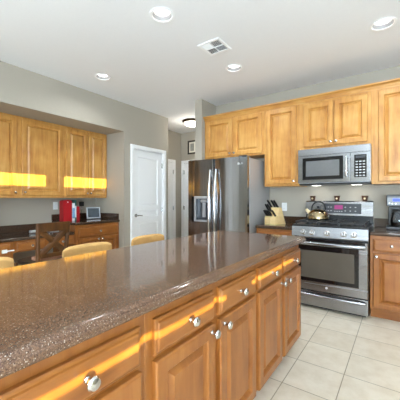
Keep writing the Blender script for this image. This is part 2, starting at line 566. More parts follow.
panel_door('door_1', (WL, 3.19, 0), PI / 2, 0.723, 2.045, 'white three-panel pantry door with lever handle', [(0.18, 0.80), (0.90, 1.02), (1.10, 1.92)], 0.075, 0.712)
panel_door('door_2', (-4.24, 4.205, 0), PI / 2, 0.715, 2.03, 'white hall door edge beyond the wall corner', [(0.18, 0.80), (0.90, 1.02), (1.10, 1.92)], 0.075, 0.70, y=-0.016)
panel_door('door_3', (-4.15, 5.2, 0), 0, 0.76, 2.03, 'white door at the hall end beside the fridge', [(0.18, 0.80), (0.90, 1.02), (1.10, 1.92)], 0.69, 0.012, y=-0.016)

# ------------------------------------------------------------------ cabinet kit
KN = [(0, 0), (0.008, 0), (0.008, 0.003), (0.0055, 0.006), (0.0055, 0.014), (0.011, 0.018), (0.0155, 0.022), (0.0165, 0.027), (0.013, 0.032), (0.006, 0.0345), (0, 0.035)]


def knob(parent, x, z, y=-0.024, k=1.0):
    return B().lathe([(r * k, h * k) for r, h in KN], (x, y, z), (0, -1, 0), 20).done('knob', chrome, parent)


def cab_door(parent, x0, x1, z0, z1, kx=None, kz=None, k=1.0, mat=None):
    w = min(x1 - x0, z1 - z0)
    st = min(0.062, w * 0.19)
    o = B().panel(x0, x1, z0, z1, [(0, -0.018), (0.003, -0.022), (0.007, -0.024), (st - 0.010, -0.024), (st - 0.005, -0.019), (st, -0.005),
                                    (st + 0.003, -0.002), (st + 0.009, -0.002), (st + 0.030, -0.018), (st + 0.032, -0.020)], 0.0).done('door', mat or wood_v, parent, smooth=0)
    if kx is not None:
        knob(o, kx, kz, k=k)
    return o


def cab_drawer(parent, x0, x1, z0, z1, k=1.0, kx=None):
    o = B().panel(x0, x1, z0, z1, [(0, -0.013), (0.004, -0.016), (0.010, -0.0175), (0.013, -0.0225), (0.017, -0.024)], 0.0).done('drawer', wood_h, parent, smooth=0)
    knob(o, (x0 + x1) / 2 if kx is None else kx, (z0 + z1) / 2, k=k)
    return o


def base_carcass(parent, w, depth, z1, toe=0.10, x0=0.0):
    B().box(x0, x0 + w, 0.0005, depth, toe, z1, bev=0.0015, seg=1).done('carcass', wood_v, parent)
    B().box(x0, x0 + w, 0.07, depth, 0.0, toe - 0.0005).done('toe_kick', wood_h, parent)


def slab(b, x0, x1, y0, y1, z1, th, r=0.012):
    b.box(x0, x1, y0, y1, z1 - th, z1, bev=r, seg=3)


# ------------------------------------------------------------------ island
IX = -0.68
ITOP, IBOT = 0.915, 0.873
starts = [-0.186, 0.234, 0.680, 1.087, 1.515, 1.938]
ends = [0.192, 0.617, 1.042, 1.467, 1.892, 2.322]
bounds = [(-0.212, 0.6480), (0.6485, 1.4905), (1.4910, 2.338)]
ilabels = ['island cabinet with drawer nearest the camera at the bottom left corner',
           'middle island cabinet of two drawers above two paired doors',
           'far island cabinet whose end stands nearest the steel range']
for k, (a, c) in enumerate(bounds):
    r = thing('island_cabinet', ilabels[k], 'cabinet', (IX, a, 0), PI / 2, 'island base cabinets')
    base_carcass(r, c - a, 0.55, IBOT - 0.001, toe=0.11)
    for j in (0, 1):
        x0, x1 = starts[2 * k + j] - a, ends[2 * k + j] - a
        cab_drawer(r, x0, x1, 0.700, 0.822, k=1.15)
        kx = x1 - 0.03 if j == 0 else x0 + 0.03
        cab_door(r, x0, x1, 0.125, 0.682, kx, 0.655, k=1.15)

r = thing('worktop', 'long brown speckled stone island worktop with stepped edge', 'worktop', (-1.45, -0.26, 0))
iw, il = 0.825, 2.615
# stepped (ogee) edge: sweep rings round the rectangle
prof = [(0.012, 0.0), (0.003, 0.004), (0.0, 0.012), (0.0, 0.020), (0.004, 0.026), (0.008, 0.028), (0.009, 0.033), (0.016, 0.0405), (0.024, 0.042)]
t = bmesh.new(); R = []
for ins, z in prof:
    R.append([t.verts.new(q) for q in ((ins, ins, IBOT + z), (iw - ins, ins, IBOT + z), (iw - ins, il - ins, IBOT + z), (ins, il - ins, IBOT + z))])
for a, c in zip(R, R[1:]):
    for k in range(4):
        t.faces.new((a[k], a[(k + 1) % 4], c[(k + 1) % 4], c[k]))
t.faces.new(R[0][::-1]); t.faces.new(R[-1])
bmesh.ops.recalc_face_normals(t, faces=t.faces[:])
b = B(); b.merge(t); b.done('slab', stone, r, smooth=50)

# ------------------------------------------------------------------ back wall base run
FY = 3.36
CT = 0.885
CB = CT - 0.038
r = thing('base_cabinet', 'narrow base cabinet under the knife block between fridge and range', 'cabinet', (-1.505, FY, 0), 0, 'back wall base cabinets')
base_carcass(r, 0.462, 0.6, CB - 0.001)
cab_drawer(r, 0.03, 0.432, 0.69, 0.822)
cab_door(r, 0.03, 0.432, 0.12, 0.672, 0.06, 0.64)
r = thing('base_cabinet', 'base cabinet right of the range under the coffee maker', 'cabinet', (-0.262, FY, 0), 0, 'back wall base cabinets')
base_carcass(r, 0.46, 0.6, CB - 0.001)
cab_drawer(r, 0.03, 0.43, 0.69, 0.815, kx=0.185)
cab_door(r, 0.03, 0.43, 0.12, 0.672, 0.058, 0.64)


def worktop(label, loc, rz, w, depth, ztop, splash_h, splash, side=None):
    r = thing('worktop', label, 'worktop', loc, rz)
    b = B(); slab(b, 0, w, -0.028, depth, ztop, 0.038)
    b.done('slab', stone_shaded, r)
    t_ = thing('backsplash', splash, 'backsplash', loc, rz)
    B().box(0, w, depth - 0.02, depth, ztop + 0.0005, ztop + splash_h, bev=0.003).done('slab', stone_shaded, t_)
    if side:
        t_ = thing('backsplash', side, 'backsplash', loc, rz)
        B().box(w - 0.02, w, 0.0, depth - 0.0205, ztop + 0.0005, ztop + splash_h, bev=0.003).done('slab', stone_shaded, t_)
    return r


worktop('short brown stone worktop under the knife block', (-1.507, FY, 0), 0, 0.467, BY - FY, CT, 0.085, 'short stone backsplash strip behind the knife block')
worktop('brown stone worktop right of the range under the coffee maker', (-0.264, FY, 0), 0, 0.464, BY - FY, CT, 0.10, 'stone backsplash strip on the wall behind the coffee maker')

# ------------------------------------------------------------------ back wall uppers
UY = 3.64
UT = 2.405


def upper(label, x0, x1, z0, doors, depth=BY - UY):
    r = thing('wall_cabinet', label, 'cabinet', (x0, UY, 0), 0, 'honey maple wall cabinets on the back wall')
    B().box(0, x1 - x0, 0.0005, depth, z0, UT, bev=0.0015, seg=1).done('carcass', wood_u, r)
    for (a, c, za, zb, kx, kz) in doors:
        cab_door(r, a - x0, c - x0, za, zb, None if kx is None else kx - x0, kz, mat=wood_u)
    return r


upper('short two-door wall cabinet above the fridge', -2.490, -1.5125, 1.815, [(-2.455, -2.005, 1.84, 2.385, -2.03, 1.872), (-1.985, -1.545, 1.84, 2.385, -1.96, 1.872)])
upper('tall single-door wall cabinet between fridge and microwave', -1.512, -1.0455, 1.378, [(-1.478, -1.085, 1.405, 2.385, -1.112, 1.44)])
upper('short two-door wall cabinet above the microwave', -1.045, -0.2705, 1.815, [(-0.995, -0.655, 1.852, 2.375, -0.68, 1.89), (-0.645, -0.305, 1.852, 2.375, -0.62, 1.89)])
upper('tall wall cabinet right of the microwave at the picture edge', -0.270, 0.26, 1.378, [(-0.205, 0.225, 1.405, 2.385, 0.195, 1.44)])
# crown along the top
b = B()
cp = [(0.012, 0.0), (-0.004, 0.0), (-0.006, 0.012), (-0.014, 0.018), (-0.020, 0.034), (-0.036, 0.046), (-0.046, 0.050), (-0.046, 0.066), (0.012, 0.066)]
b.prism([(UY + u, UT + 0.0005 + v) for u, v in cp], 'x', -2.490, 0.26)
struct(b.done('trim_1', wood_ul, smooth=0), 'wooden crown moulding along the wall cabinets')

# ------------------------------------------------------------------ desk nook
NX = -4.36
LCT = 0.878


def nook_upper(label, y0, y1, doors):
    r = thing('wall_cabinet', label, 'cabinet', (-4.06, y0, 0), PI / 2, 'honey maple wall cabinets above the desk')
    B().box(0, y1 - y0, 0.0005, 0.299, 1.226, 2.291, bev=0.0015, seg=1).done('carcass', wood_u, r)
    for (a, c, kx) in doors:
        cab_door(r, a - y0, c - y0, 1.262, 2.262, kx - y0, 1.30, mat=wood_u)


nook_upper('two-door wall cabinet above the higher counter at the nook end', 2.258, 2.996, [(2.285, 2.638, 2.612), (2.650, 2.985, 2.676)])
nook_upper('wider two-door wall cabinet directly above the desk, at the left edge', 1.03, 2.2575, [(1.065, 1.62, 1.594), (1.682, 2.232, 1.708)])

LFX = -3.74
r = thing('base_cabinet', 'higher base cabinet with one drawer beside the desk', 'cabinet', (LFX, 2.237, 0), PI / 2)
base_carcass(r, 0.759, 0.60, LCT - 0.039)
cab_drawer(r, 0.05, 0.73, 0.665, 0.80)
cab_door(r, 0.05, 0.382, 0.12, 0.645, 0.355, 0.615)
cab_door(r, 0.398, 0.73, 0.12, 0.645, 0.425, 0.615)
worktop('brown stone worktop of the higher counter with red books', (LFX, 2.222, 0), PI / 2, 0.775, 0.618, LCT, 0.095, 'brown stone backsplash strip behind the red books', 'brown stone strip on the nook end wall beside the photo frame')

DT = 0.752
r = thing('desk_cabinet', 'low drawer pedestal at the left end of the desk', 'cabinet', (LFX, 1.02, 0), PI / 2)
base_carcass(r, 0.44, 0.60, DT - 0.039)
for z0, z1 in ((0.545, 0.69), (0.345, 0.525), (0.125, 0.325)):
    cab_drawer(r, 0.03, 0.405, z0, z1)
lk = B()
lk.box(0.31, 0.365, -0.040, -0.0245, 0.59, 0.632, bev=0.005).box(0.365, 0.44, -0.029, -0.0245, 0.604, 0.618, bev=0.001)
lk.done('child_lock', white_plastic, r)['label'] = 'white plastic child lock'
r = thing('desk_apron', 'pair of shallow pencil drawers under the desk top', 'drawer unit', (LFX, 1.461, 0), PI / 2)
B().box(0, 0.774, 0.0005, 0.45, 0.575, DT - 0.039, bev=0.0015, seg=1).done('carcass', wood_h, r)
cab_drawer(r, 0.035, 0.355, 0.59, 0.692)
cab_drawer(r, 0.415, 0.745, 0.59, 0.692)
worktop('low brown stone desk top behind the cross-back chair', (LFX, 1.005, 0), PI / 2, 1.2125, 0.618, DT, 0.10, 'low brown stone backsplash strip behind the desk top')

# ------------------------------------------------------------------ fridge
r = thing('refrigerator', 'tall stainless steel side-by-side refrigerator with ice dispenser', 'refrigerator', (-2.478, 3.2, 0))
FW = 0.916
B().box(0, FW, 0.082, 0.74, 0.02, 1.735, bev=0.006).done('body', grey_side, r)
B().box(0.02, FW - 0.02, 0.03, 0.08, 0.015, 0.075, bev=0.004).done('grille', dark_grey, r)
B().box(0.01, 0.12, 0.01, 0.13, 1.7355, 1.762, bev=0.008).done('hinge_cover', dark_grey, r)
B().box(FW - 0.12, FW - 0.01, 0.01, 0.13, 1.7355, 1.762, bev=0.008).done('hinge_cover', dark_grey, r)


def curved_front(b, x0, x1, z0, z1, bulge, y0=0.0, yb=0.078, n=14):
    pts = []
    for i in range(n + 1):
        u = i / n
        pts.append((x0 + (x1 - x0) * u, y0 + bulge * (2 * u - 1) ** 2))
    pts = [(x0, yb)] + pts + [(x1, yb)]
    b.prism(pts, 'z', z0, z1)


# left (freezer) door, built round the dispenser opening
SP = 0.428
dl = B()
ox0, ox1, oz0, oz1 = 0.13, 0.37, 0.90, 1.235
for q in ((0.004, ox0, 0.085, 1.75), (ox1, SP - 0.004, 0.085, 1.75), (ox0, ox1, 0.085, oz0), (ox0, ox1, oz1, 1.75)):
    dl.box(q[0], q[1], 0.0, 0.078, q[2], q[3])
ld = dl.done('door', steel_v, r)
disp = B().box(ox0, ox1, 0.066, 0.077, oz0, oz1).done('dispenser', dark_grey, ld)
B().box(ox0 - 0.018, ox1 + 0.008, -0.014, -0.0005, oz1 - 0.02, oz1 + 0.014, bev=0.004).box(ox1, ox1 + 0.008, -0.012, -0.0005, oz0, oz1 - 0.02, bev=0.002).box(ox0 - 0.018, ox0 + 0.012, -0.012, -0.0005, oz0, oz1 - 0.02, bev=0.002).done('dispenser_frame', silver, ld)
B().box(ox0 - 0.065, ox0 - 0.020, -0.006, -0.0005, oz0 - 0.01, oz1 + 0.01, bev=0.002).done('control_strip', black_glass, ld)
B().box(ox0 + 0.014, ox1 - 0.002, -0.016, 0.06, oz0 + 0.0, oz0 + 0.022, bev=0.004).done('drip_tray', silver, ld)
pd = B().box(0.225, 0.275, 0.03, 0.045, 0.96, 1.16, bev=0.004)
pd.box(0.20, 0.30, 0.015, 0.06, 1.165, 1.205, bev=0.008)
pd.done('paddle', silver, ld)
rb_ = B(); curved_front(rb_, SP + 0.004, FW - 0.002, 0.085, 1.75, 0.020, n=24)
rd = rb_.done('door', steel_v, r)


def bar_handle(parent, x, z0, z1, y, out=0.05, rad=0.017, mat=chrome):
    pts = []
    for i in range(17):
        u = i / 16
        e = min(1, math.sin(PI * u) * 1.25)
        pts.append((x, y - out * (0.25 + 0.75 * e), z0 + (z1 - z0) * u))
    b = B().tube([(x, y, z0)] + pts + [(x, y, z1)], rad, 12)
    return b.done('handle', mat, parent)


bar_handle(ld, SP - 0.045, 0.55, 1.60, 0.0)
bar_handle(rd, SP + 0.045, 0.55, 1.60, 0.0)
bd = B().cyl((0.80, 0.013, 1.66), (0.80, 0.004, 1.66), 0.014, n=24).done('badge', gold_letter, rd)


def text(s_, parent, x, y, z, size, mat):
    cu = bpy.data.curves.new('lettering', 'FONT')
    cu.body = s_; cu.size = size; cu.extrude = 0.0006
    cu.align_x = 'CENTER'; cu.align_y = 'CENTER'
    cu.materials.append(mat)
    tmp = bpy.data.objects.new('tmp', cu)
    me = bpy.data.meshes.new_from_object(tmp)
    bpy.data.objects.remove(tmp)
    me.transform(Matrix.Translation((x, y, z)) @ Matrix.Rotation(PI / 2, 4, 'X'))
    o = bpy.data.objects.new('lettering', me)
    COL.objects.link(o); o.parent = parent
    return o


text('LG', rd, 0.838, 0.0085, 1.66, 0.032, gold_letter)

# ------------------------------------------------------------------ range
RX0, RW = -1.030, 0.762
r = thing('gas_range', 'stainless steel gas range with five knobs and oven window', 'range', (RX0, 3.28, 0))
B().box(0.002, RW - 0.002, 0.045, 0.66, 0.03, 0.905, bev=0.002, seg=1).box(0.03, RW - 0.03, 0.08, 0.64, 0, 0.03).done('body', black_plastic, r)
# storage drawer
dr = B().box(0.004, RW - 0.004, 0.002, 0.044, 0.035, 0.195, bev=0.006).done('drawer', steel_h, r)
def bow_handle(parent, z, y, out, rad, x0=0.03, x1=RW - 0.03):
    pts = []
    for i in range(19):
        u = i / 18
        e = math.sin(PI * u) ** 0.5 if 0 < u < 1 else 0
        pts.append((x0 + (x1 - x0) * u, y - 0.018 - out * e, z))
    return B().tube([(x0, y, z)] + pts + [(x1, y, z)], rad, 12, flat=1.5).done('handle', steel_h, parent)
bow_handle(dr, 0.160, 0.002, 0.026, 0.011)
# oven door
od = B().panel(0.004, RW - 0.004, 0.203, 0.775, [(0, 0.008), (0.006, 0.0), (0.012, 0.0)], 0.044).done('oven_door', steel_h, r)
B().box(0.03, RW - 0.03, -0.004, -0.0003, 0.70, 0.772, bev=0.001).box(0.065, RW - 0.085, -0.004, -0.0003, 0.305, 0.6995, bev=0.001).done('door_glass', black_glass, od)
B().box(0.105, RW - 0.125, -0.006, -0.0042, 0.345, 0.645, bev=0.0005).done('oven_window', oven_glass, od)
bow_handle(od, 0.728, -0.004, 0.034, 0.013)
B().cyl((RW / 2 - 0.01, -0.0005, 0.255), (RW / 2 - 0.01, -0.003, 0.255), 0.012, n=24).done('badge', gold_letter, od)
# control panel (sloped) and knobs
cpn = B().prism([(0.0, 0.785), (-0.012, 0.80), (0.010, 0.905), (0.06, 0.905), (0.06, 0.785)], 'x', 0.002, RW - 0.002).done('control_panel', steel_h, r)
nrm = Vector((0, -0.105, 0.022)).normalized()
for i, kx in enumerate((0.125, 0.222, 0.377, 0.541, 0.634)):
    c = Vector((kx, -0.003, 0.845)) + nrm * 0.002
    kb = B().lathe([(0, 0), (0.030, 0), (0.030, 0.004), (0.024, 0.008), (0.022, 0.030), (0.018, 0.034), (0, 0.034)], c, nrm, 24)
    o = kb.done('knob', chrome, cpn)
    tip = c + nrm * 0.0345
    B().tube([tip + Vector((0, 0, -0.017)), tip + Vector((0, 0, 0.017))], 0.0055, 8).done('grip', steel_h, o)
# cooktop
ck = B().box(0.002, RW - 0.002, 0.012, 0.60, 0.9055, 0.925, bev=0.006).done('cooktop', black_plastic, r)
BUR = [(0.16, 0.16), (0.16, 0.44), (0.38, 0.30), (0.60, 0.16), (0.60, 0.44)]
for (bx, by) in BUR:
    B().lathe([(0, 0.925), (0.05, 0.925), (0.05, 0.933), (0.036, 0.934), (0.036, 0.942), (0.030, 0.946), (0, 0.946)], (bx, by, 0)).done('burner', cast_iron, ck)
for gx0, gx1 in ((0.03, 0.275), (0.280, 0.482), (0.487, 0.732)):
    g = B()
    z0, z1 = 0.950, 0.962
    for y in (0.035, 0.575):
        g.box(gx0, gx1, y - 0.006, y + 0.006, z0, z1)
    for x in (gx0 + 0.006, gx1 - 0.006):
        g.box(x - 0.006, x + 0.006, 0.041, 0.569, z0, z1)
        for y in (0.05, 0.56):
            g.box(x - 0.006, x + 0.006, y - 0.006, y + 0.006, 0.9255, z0)
    xm = (gx0 + gx1) / 2
    g.box(xm - 0.005, xm + 0.005, 0.041, 0.569, z0, z1)
    for y in (0.16, 0.30, 0.44):
        g.box(gx0 + 0.012, gx1 - 0.012, y - 0.005, y + 0.005, z0, z1)
    g.done('grate', cast_iron, ck)
# backguard
bg = B().prism([(0.60, 0.905), (0.60, 1.00), (0.585, 1.01), (0.60, 1.175), (0.612, 1.188), (0.672, 1.188), (0.672, 0.905)], 'x', 0.002, RW - 0.002).done('backguard', steel_h, r)
B().box(0.002, RW - 0.002, 0.590, 0.5995, 0.926, 1.0, bev=0.001).done('vent_strip', black_plastic, bg)
nb = Vector((0, -0.165, 0.015)).normalized()
def on_guard(b, x0, x1, z0, z1, off, th):
    f = lambda z: 0.585 + (z - 1.01) * 0.015 / 0.165
    b.prism([(f(z0) - off, z0), (f(z1) - off, z1), (f(z1) - off - th, z1), (f(z0) - off - th, z0)], 'x', x0, x1)
    return b
on_guard(B(), 0.215, 0.640, 1.035, 1.155, 0.0004, 0.002).done('display_panel', dark_grey, bg)
on_guard(B(), 0.345, 0.440, 1.085, 1.135, 0.0026, 0.001).done('display', magenta_led, bg)
for i in range(6):
    for j in range(2):
        x = (0.235 if i < 3 else 0.46) + (i % 3) * (0.032 if i < 3 else 0.055)
        on_guard(B(), x, x + 0.016, 1.062 + j * 0.045, 1.070 + j * 0.045, 0.0026, 0.0006).done('button', key_grey, bg)
for i in range(4):
    on_guard(B(), 0.345 + i * 0.026, 0.357 + i * 0.026, 1.055, 1.063, 0.0026, 0.0006).done('button', key_grey, bg)

# ------------------------------------------------------------------ microwave
r = thing('microwave', 'stainless over-the-range microwave fixed above the gas range', 'microwave', (-1.044, 3.565, 0))
MW, M0, M1 = 0.772, 1.395, 1.8145
B().box(0, MW, 0.03, BY - 3.565 - 0.001, M0 + 0.006, M1, bev=0.003).done('body', grey_side, r)
B().box(0.0, MW, 0.0, 0.0295, 1.735, M1, bev=0.003).done('vent_panel', steel_h, r)
md = B().box(0.0, 0.575, 0.0, 0.0295, M0 + 0.012, 1.733, bev=0.004).done('door', steel_h, r)
B().box(0.055, 0.505, -0.003, -0.0003, 1.445, 1.708, bev=0.001).done('door_glass', black_glass, md)
B().box(0.095, 0.465, -0.0045, -0.0032, 1.485, 1.668, bev=0.0004).done('window', mesh_glass, md)
hb = B().tube([(0.54, 0.0, 1.47), (0.54, -0.028, 1.475), (0.54, -0.034, 1.51), (0.54, -0.036, 1.58), (0.54, -0.034, 1.66), (0.54, -0.028, 1.695), (0.54, 0.0, 1.70)], 0.011, 12)
hb.done('handle', chrome, md)
mc = B().box(0.577, MW, 0.0, 0.0295, M0 + 0.012, 1.733, bev=0.004).done('control_panel', steel_h, r)
kp = B().box(0.615, 0.735, -0.003, -0.0003, 1.455, 1.705, bev=0.001).done('keypad', black_glass, mc)
B().box(0.63, 0.72, -0.004, -0.0032, 1.668, 1.692).done('display', dark_grey, mc)
for i in range(3):
    for j in range(6):
        x = 0.630 + i * 0.034; z = 1.468 + j * 0.031
        B().box(x, x + 0.022, -0.004, -0.0032, z, z + 0.011).done('button', key_grey, mc)
B().box(0.01, MW - 0.01, 0.02, 0.36, M0 - 0.012, M0 + 0.0055, bev=0.003).done('underside_vent', black_plastic, r)

for x in (0.16, MW - 0.16):
    B().box(x - 0.05, x + 0.05, 0.22, 0.28, M0 - 0.014, M0 - 0.0122).done('cooktop_lamp', lens_mat, r)
    area('cooktop_lamp_light', (-1.044 + x, 3.565 + 0.25, M0 - 0.016), (0, 0.1, -1), 0.09, 0.05, 0.15, (1, 0.95, 0.88))

# ------------------------------------------------------------------ things on the back run
def px(u, Y):
    s, c = math.sin(math.radians(35.36)), math.cos(math.radians(35.36))
    k = (u - 200) / 284
    return Y * (k * c - s) / (k * s + c)


vl = ['brown votive pot on the range backguard above the kettle', 'brown votive pot on the backguard above the magenta display', 'brown votive pot at the right end of the range backguard']
for i, x in enumerate((-0.955, -0.663, -0.358)):
    r = thing('votive_holder', vl[i], 'candle holder', (x, 3.921, 1.1885), 0, 'votive pots on the range')
    B().lathe([(0, 0), (0.024, 0), (0.026, 0.004), (0.036, 0.060), (0.037, 0.064), (0.033, 0.064), (0.031, 0.050), (0, 0.050)]).done('pot', brown_ceramic, r)
    B().lathe([(0, 0.0502), (0.024, 0.0502), (0.024, 0.058), (0, 0.059)]).cyl((0, 0, 0.058), (0, 0, 0.066), 0.0015, n=6).done('candle', wax, r)
    B().cyl((0, -0.027, 0.030), (0, -0.034, 0.0295), 0.011, n=16).done('emblem', wax, r)

r = thing('kettle', 'stainless tea kettle on the left rear burner', 'kettle', (-0.835, 3.68, 0.9625))
r.scale = (1.1, 1.1, 1.1)
steel_k = simple('kettle_steel', (0.40, 0.32, 0.19, 1), 0.14, 1.0, noise=0.05)
B().lathe([(0, 0), (0.100, 0), (0.112, 0.006), (0.114, 0.02), (0.108, 0.05), (0.094, 0.080), (0.070, 0.103), (0.042, 0.114), (0, 0.116)], n=36).done('body', steel_k, r)
ldk = B().lathe([(0, 0.1155), (0.040, 0.1155), (0.038, 0.122), (0.012, 0.127), (0.010, 0.134), (0.016, 0.140), (0.016, 0.148), (0, 0.152)], n=24).done('lid', black_plastic, r)
B().tube([(-0.085, 0, 0.066), (-0.112, 0, 0.092), (-0.128, 0, 0.112)], 0.02, 14, radii=[0.024, 0.018, 0.014]).done('spout', wax, r)
pts = [(-0.068, 0, 0.100)]
for i in range(13):
    a = PI * (1 - i / 12)
    pts.append((0.072 * math.cos(a) + 0.006, 0, 0.118 + 0.080 * math.sin(a)))
pts.append((0.070, 0, 0.100))
B().tube(pts, 0.008, 10).done('handle', black_plastic, r)

# knife block
r = thing('knife_block', 'pale wooden knife block with black handled knives beside the fridge', 'knife block', (-1.352, 3.60, CT), math.radians(74))
bp = [(-0.045, 0.0), (0.115, 0.0), (0.030, 0.215), (-0.010, 0.215), (-0.045, 0.125)]
B().prism(bp, 'y', -0.082, 0.082).done('block', block_wood, r)
fb = B()
for y0, y1 in ((-0.082, -0.002), (0.002, 0.082)):
    fb.prism([(-0.105, 0.0), (-0.0455, 0.0), (-0.0455, 0.115), (-0.105, 0.095)], 'y', y0, y1)
fb.done('steak_knife_block', block_wood, r)
dirv = Vector((-0.62, 0.10, 0.78)).normalized()
spots = [(0.005, -0.045, 0.216), (0.012, 0.0, 0.216), (0.0, 0.05, 0.216), (-0.03, 0.03, 0.165), (-0.03, 0.062, 0.165)] + [(-0.075, -0.01 + 0.0185 * i, 0.106) for i in range(5)] + [(-0.075, -0.066, 0.106)]
for i, (x, y, z) in enumerate(spots):
    p = Vector((x, y, z))
    ln = 0.12 if i < 5 else 0.095
    kh = B()
    kh.tube([p - dirv * 0.02, p + dirv * 0.01, p + dirv * ln * 0.5, p + dirv * ln], 0.008, 8, radii=[0.006, 0.0095, 0.0115, 0.009], flat=1.4)
    ko = kh.done('knife_handle', black_plastic, r)
    B().tube([p + dirv * 0.004, p + dirv * 0.014], 0.0122, 8, flat=1.35).done('bolster', chrome, ko)

# coffee maker
r = thing('coffee_maker', 'black and steel drip coffee maker at the right picture edge', 'coffee maker', (-0.135, 3.64, CT))
B().box(0, 0.21, 0, 0.22, 0, 0.035, bev=0.008).done('base', black_plastic, r)
B().box(0.015, 0.195, 0.145, 0.22, 0.0355, 0.2495, bev=0.008).done('tower', black_plastic, r)
hd = B().box(0, 0.21, 0.0, 0.22, 0.25, 0.375, bev=0.014, seg=3).done('head', dark_grey, r)
B().box(0.01, 0.20, -0.004, -0.0003, 0.262, 0.345, bev=0.0015).done('control_panel', simple('silver_panel', lin(120, 122, 126), 0.35, 0.3), r)
B().box(0.06, 0.125, -0.006, -0.0042, 0.305, 0.335, bev=0.0006).done('display', blue_led, r)
for x, z in ((0.03, 0.285), (0.055, 0.28), (0.085, 0.28), (0.14, 0.285), (0.165, 0.30)):
    B().lathe([(0, 0), (0.009, 0), (0.008, 0.004), (0, 0.005)], (x, -0.0042, z), (0, -1, 0), 16).done('button', white_plastic, r)
cf = B().lathe([(0, 0.001), (0.055, 0.001), (0.066, 0.012), (0.070, 0.06), (0.064, 0.11), (0.050, 0.155), (0.050, 0.165)], (0.105, 0.072, 0.0352), n=30).done('carafe', glass, r)
B().lathe([(0, 0.003), (0.053, 0.003), (0.063, 0.013), (0.066, 0.045), (0, 0.045)], (0.105, 0.072, 0.0352), n=30).done('coffee', simple('black_coffee', lin(30, 16, 8), 0.1), cf)
B().lathe([(0.051, 0.150), (0.054, 0.150), (0.056, 0.172), (0.045, 0.182), (0, 0.182)], (0.105, 0.072, 0.0352), n=30).done('lid', black_plastic, cf)
B().tube([(0.155, 0.03, 0.195), (0.185, -0.01, 0.195), (0.19, -0.015, 0.15), (0.17, 0.01, 0.085)], 0.009, 10, flat=1.4).done('handle', black_plastic, cf)


def outlet(label, loc, rz, plug=False, w=0.072, h=0.116):
    r = thing('wall_outlet', label, 'outlet', loc, rz)
    B().box(-w / 2, w / 2, -0.006, -0.0005, -h / 2, h / 2, bev=0.002).done('plate', white_plastic, r)
    for z in (-0.024, 0.024):
        f = B().box(-0.017, 0.017, -0.009, -0.0062, z - 0.014, z + 0.014, bev=0.001).done('socket', white_plastic, r)
        B().box(-0.008, -0.006, -0.0094, -0.0091, z - 0.002, z + 0.008).box(0.006, 0.008, -0.0094, -0.0091, z - 0.002, z + 0.008).done('slot', black_plastic, f)
    return r


outlet('white outlet plate behind the knife block', (-1.353, BY, 1.10), 0)
outlet('white outlet plate above the desk, left of the red books', (NX, 2.283, 1.105), PI / 2)
outlet('white outlet plate with a black plug right of the red books', (NX, 2.705, 1.095), PI / 2)
r = thing('power_adapter', 'black power adapter plugged into the nook wall', 'adapter', (NX, 2.705, 1.119), PI / 2)
B().box(-0.035, 0.035, -0.052, -0.0096, -0.03, 0.045, bev=0.008).done('housing', black_plastic, r)
B().tube([(0.0, -0.04, -0.029), (0.0, -0.045, -0.08), (-0.01, -0.04, -0.14), (-0.03, -0.05, -0.20), (-0.05, -0.045, -0.218)], 0.003, 8).done('cord', black_plastic, r)

# ------------------------------------------------------------------ things in the nook
bx = -4.10
r = thing('box_file', 'wide red box file with rounded top standing on the counter', 'box file', (bx, 2.268, LCT), PI / 2)
pf = [(0.0, 0.0), (0.135, 0.0), (0.135, 0.295)] + [(0.0675 + 0.0675 * math.cos(a), 0.295 + 0.024 * math.sin(a)) for a in [PI * i / 10 for i in range(1, 10)]] + [(0.0, 0.295)]
B().prism(pf, 'y', 0.0, 0.11).done('case', red_card, r)
B().cyl((0.0675, -0.0003, 0.285), (0.0675, -0.003, 0.285), 0.010, n=18).done('finger_ring', white_plastic, r)


def book(label, y, w, h, dpt, mat, band=None):
    r = thing('book', label, 'book', (bx, y, LCT), PI / 2, 'books beside the red box file')
    B().box(0, 0.003, 0, dpt, 0, h).box(w - 0.003, w, 0, dpt, 0, h).box(0.003, w - 0.003, 0, 0.004, 0, h).done('cover', mat, r)
    B().box(0.0035, w - 0.0035, 0.0045, dpt - 0.006, 0.004, h - 0.006).done('pages', paper, r)
    if band:
        B().box(0.002, w - 0.002, -0.0012, -0.0002, h * 0.15, h * 0.72).done('spine_label', band, r)


book('white book with pale blue spine beside the red box file', 2.408, 0.042, 0.27, 0.2, white_card, blue_card)
book('thin teal book between the white book and red book', 2.454, 0.022, 0.315, 0.2, teal_card, white_card)
book('short red book at the right end of the book row', 2.480, 0.05, 0.215, 0.18, red_card)

r = thing('digital_photo_frame', 'silver framed digital photo screen on the nook counter', 'photo frame', (-4.13, 2.80, LCT), PI / 2 - 0.25)
fw, fh = 0.220, 0.185
tl = Matrix.Translation((0, 0, 0.012)) @ Matrix.Rotation(math.radians(-10), 4, 'X')
b = B()
for q in ((-fw / 2, fw / 2, 0, 0.018), (-fw / 2, fw / 2, fh - 0.016, fh), (-fw / 2, -fw / 2 + 0.016, 0.018, fh - 0.016), (fw / 2 - 0.016, fw / 2, 0.018, fh - 0.016)):
    b.box(q[0], q[1], -0.012, 0.010, q[2], q[3], bev=0.002, M=tl)
b.done('frame', simple('silver_plastic', lin(196, 200, 208), 0.3, 0.4), r)
B().box(-fw / 2 + 0.016, fw / 2 - 0.016, -0.004, 0.004, 0.018, fh - 0.016, M=tl).done('screen', screen_mat, r)
B().box(-fw / 2 + 0.012, fw / 2 - 0.012, -0.03, 0.05, 0.0, 0.010, bev=0.003).box(-0.03, 0.03, 0.03, 0.045, 0.0102, 0.09, bev=0.003).done('stand', dark_grey, r)

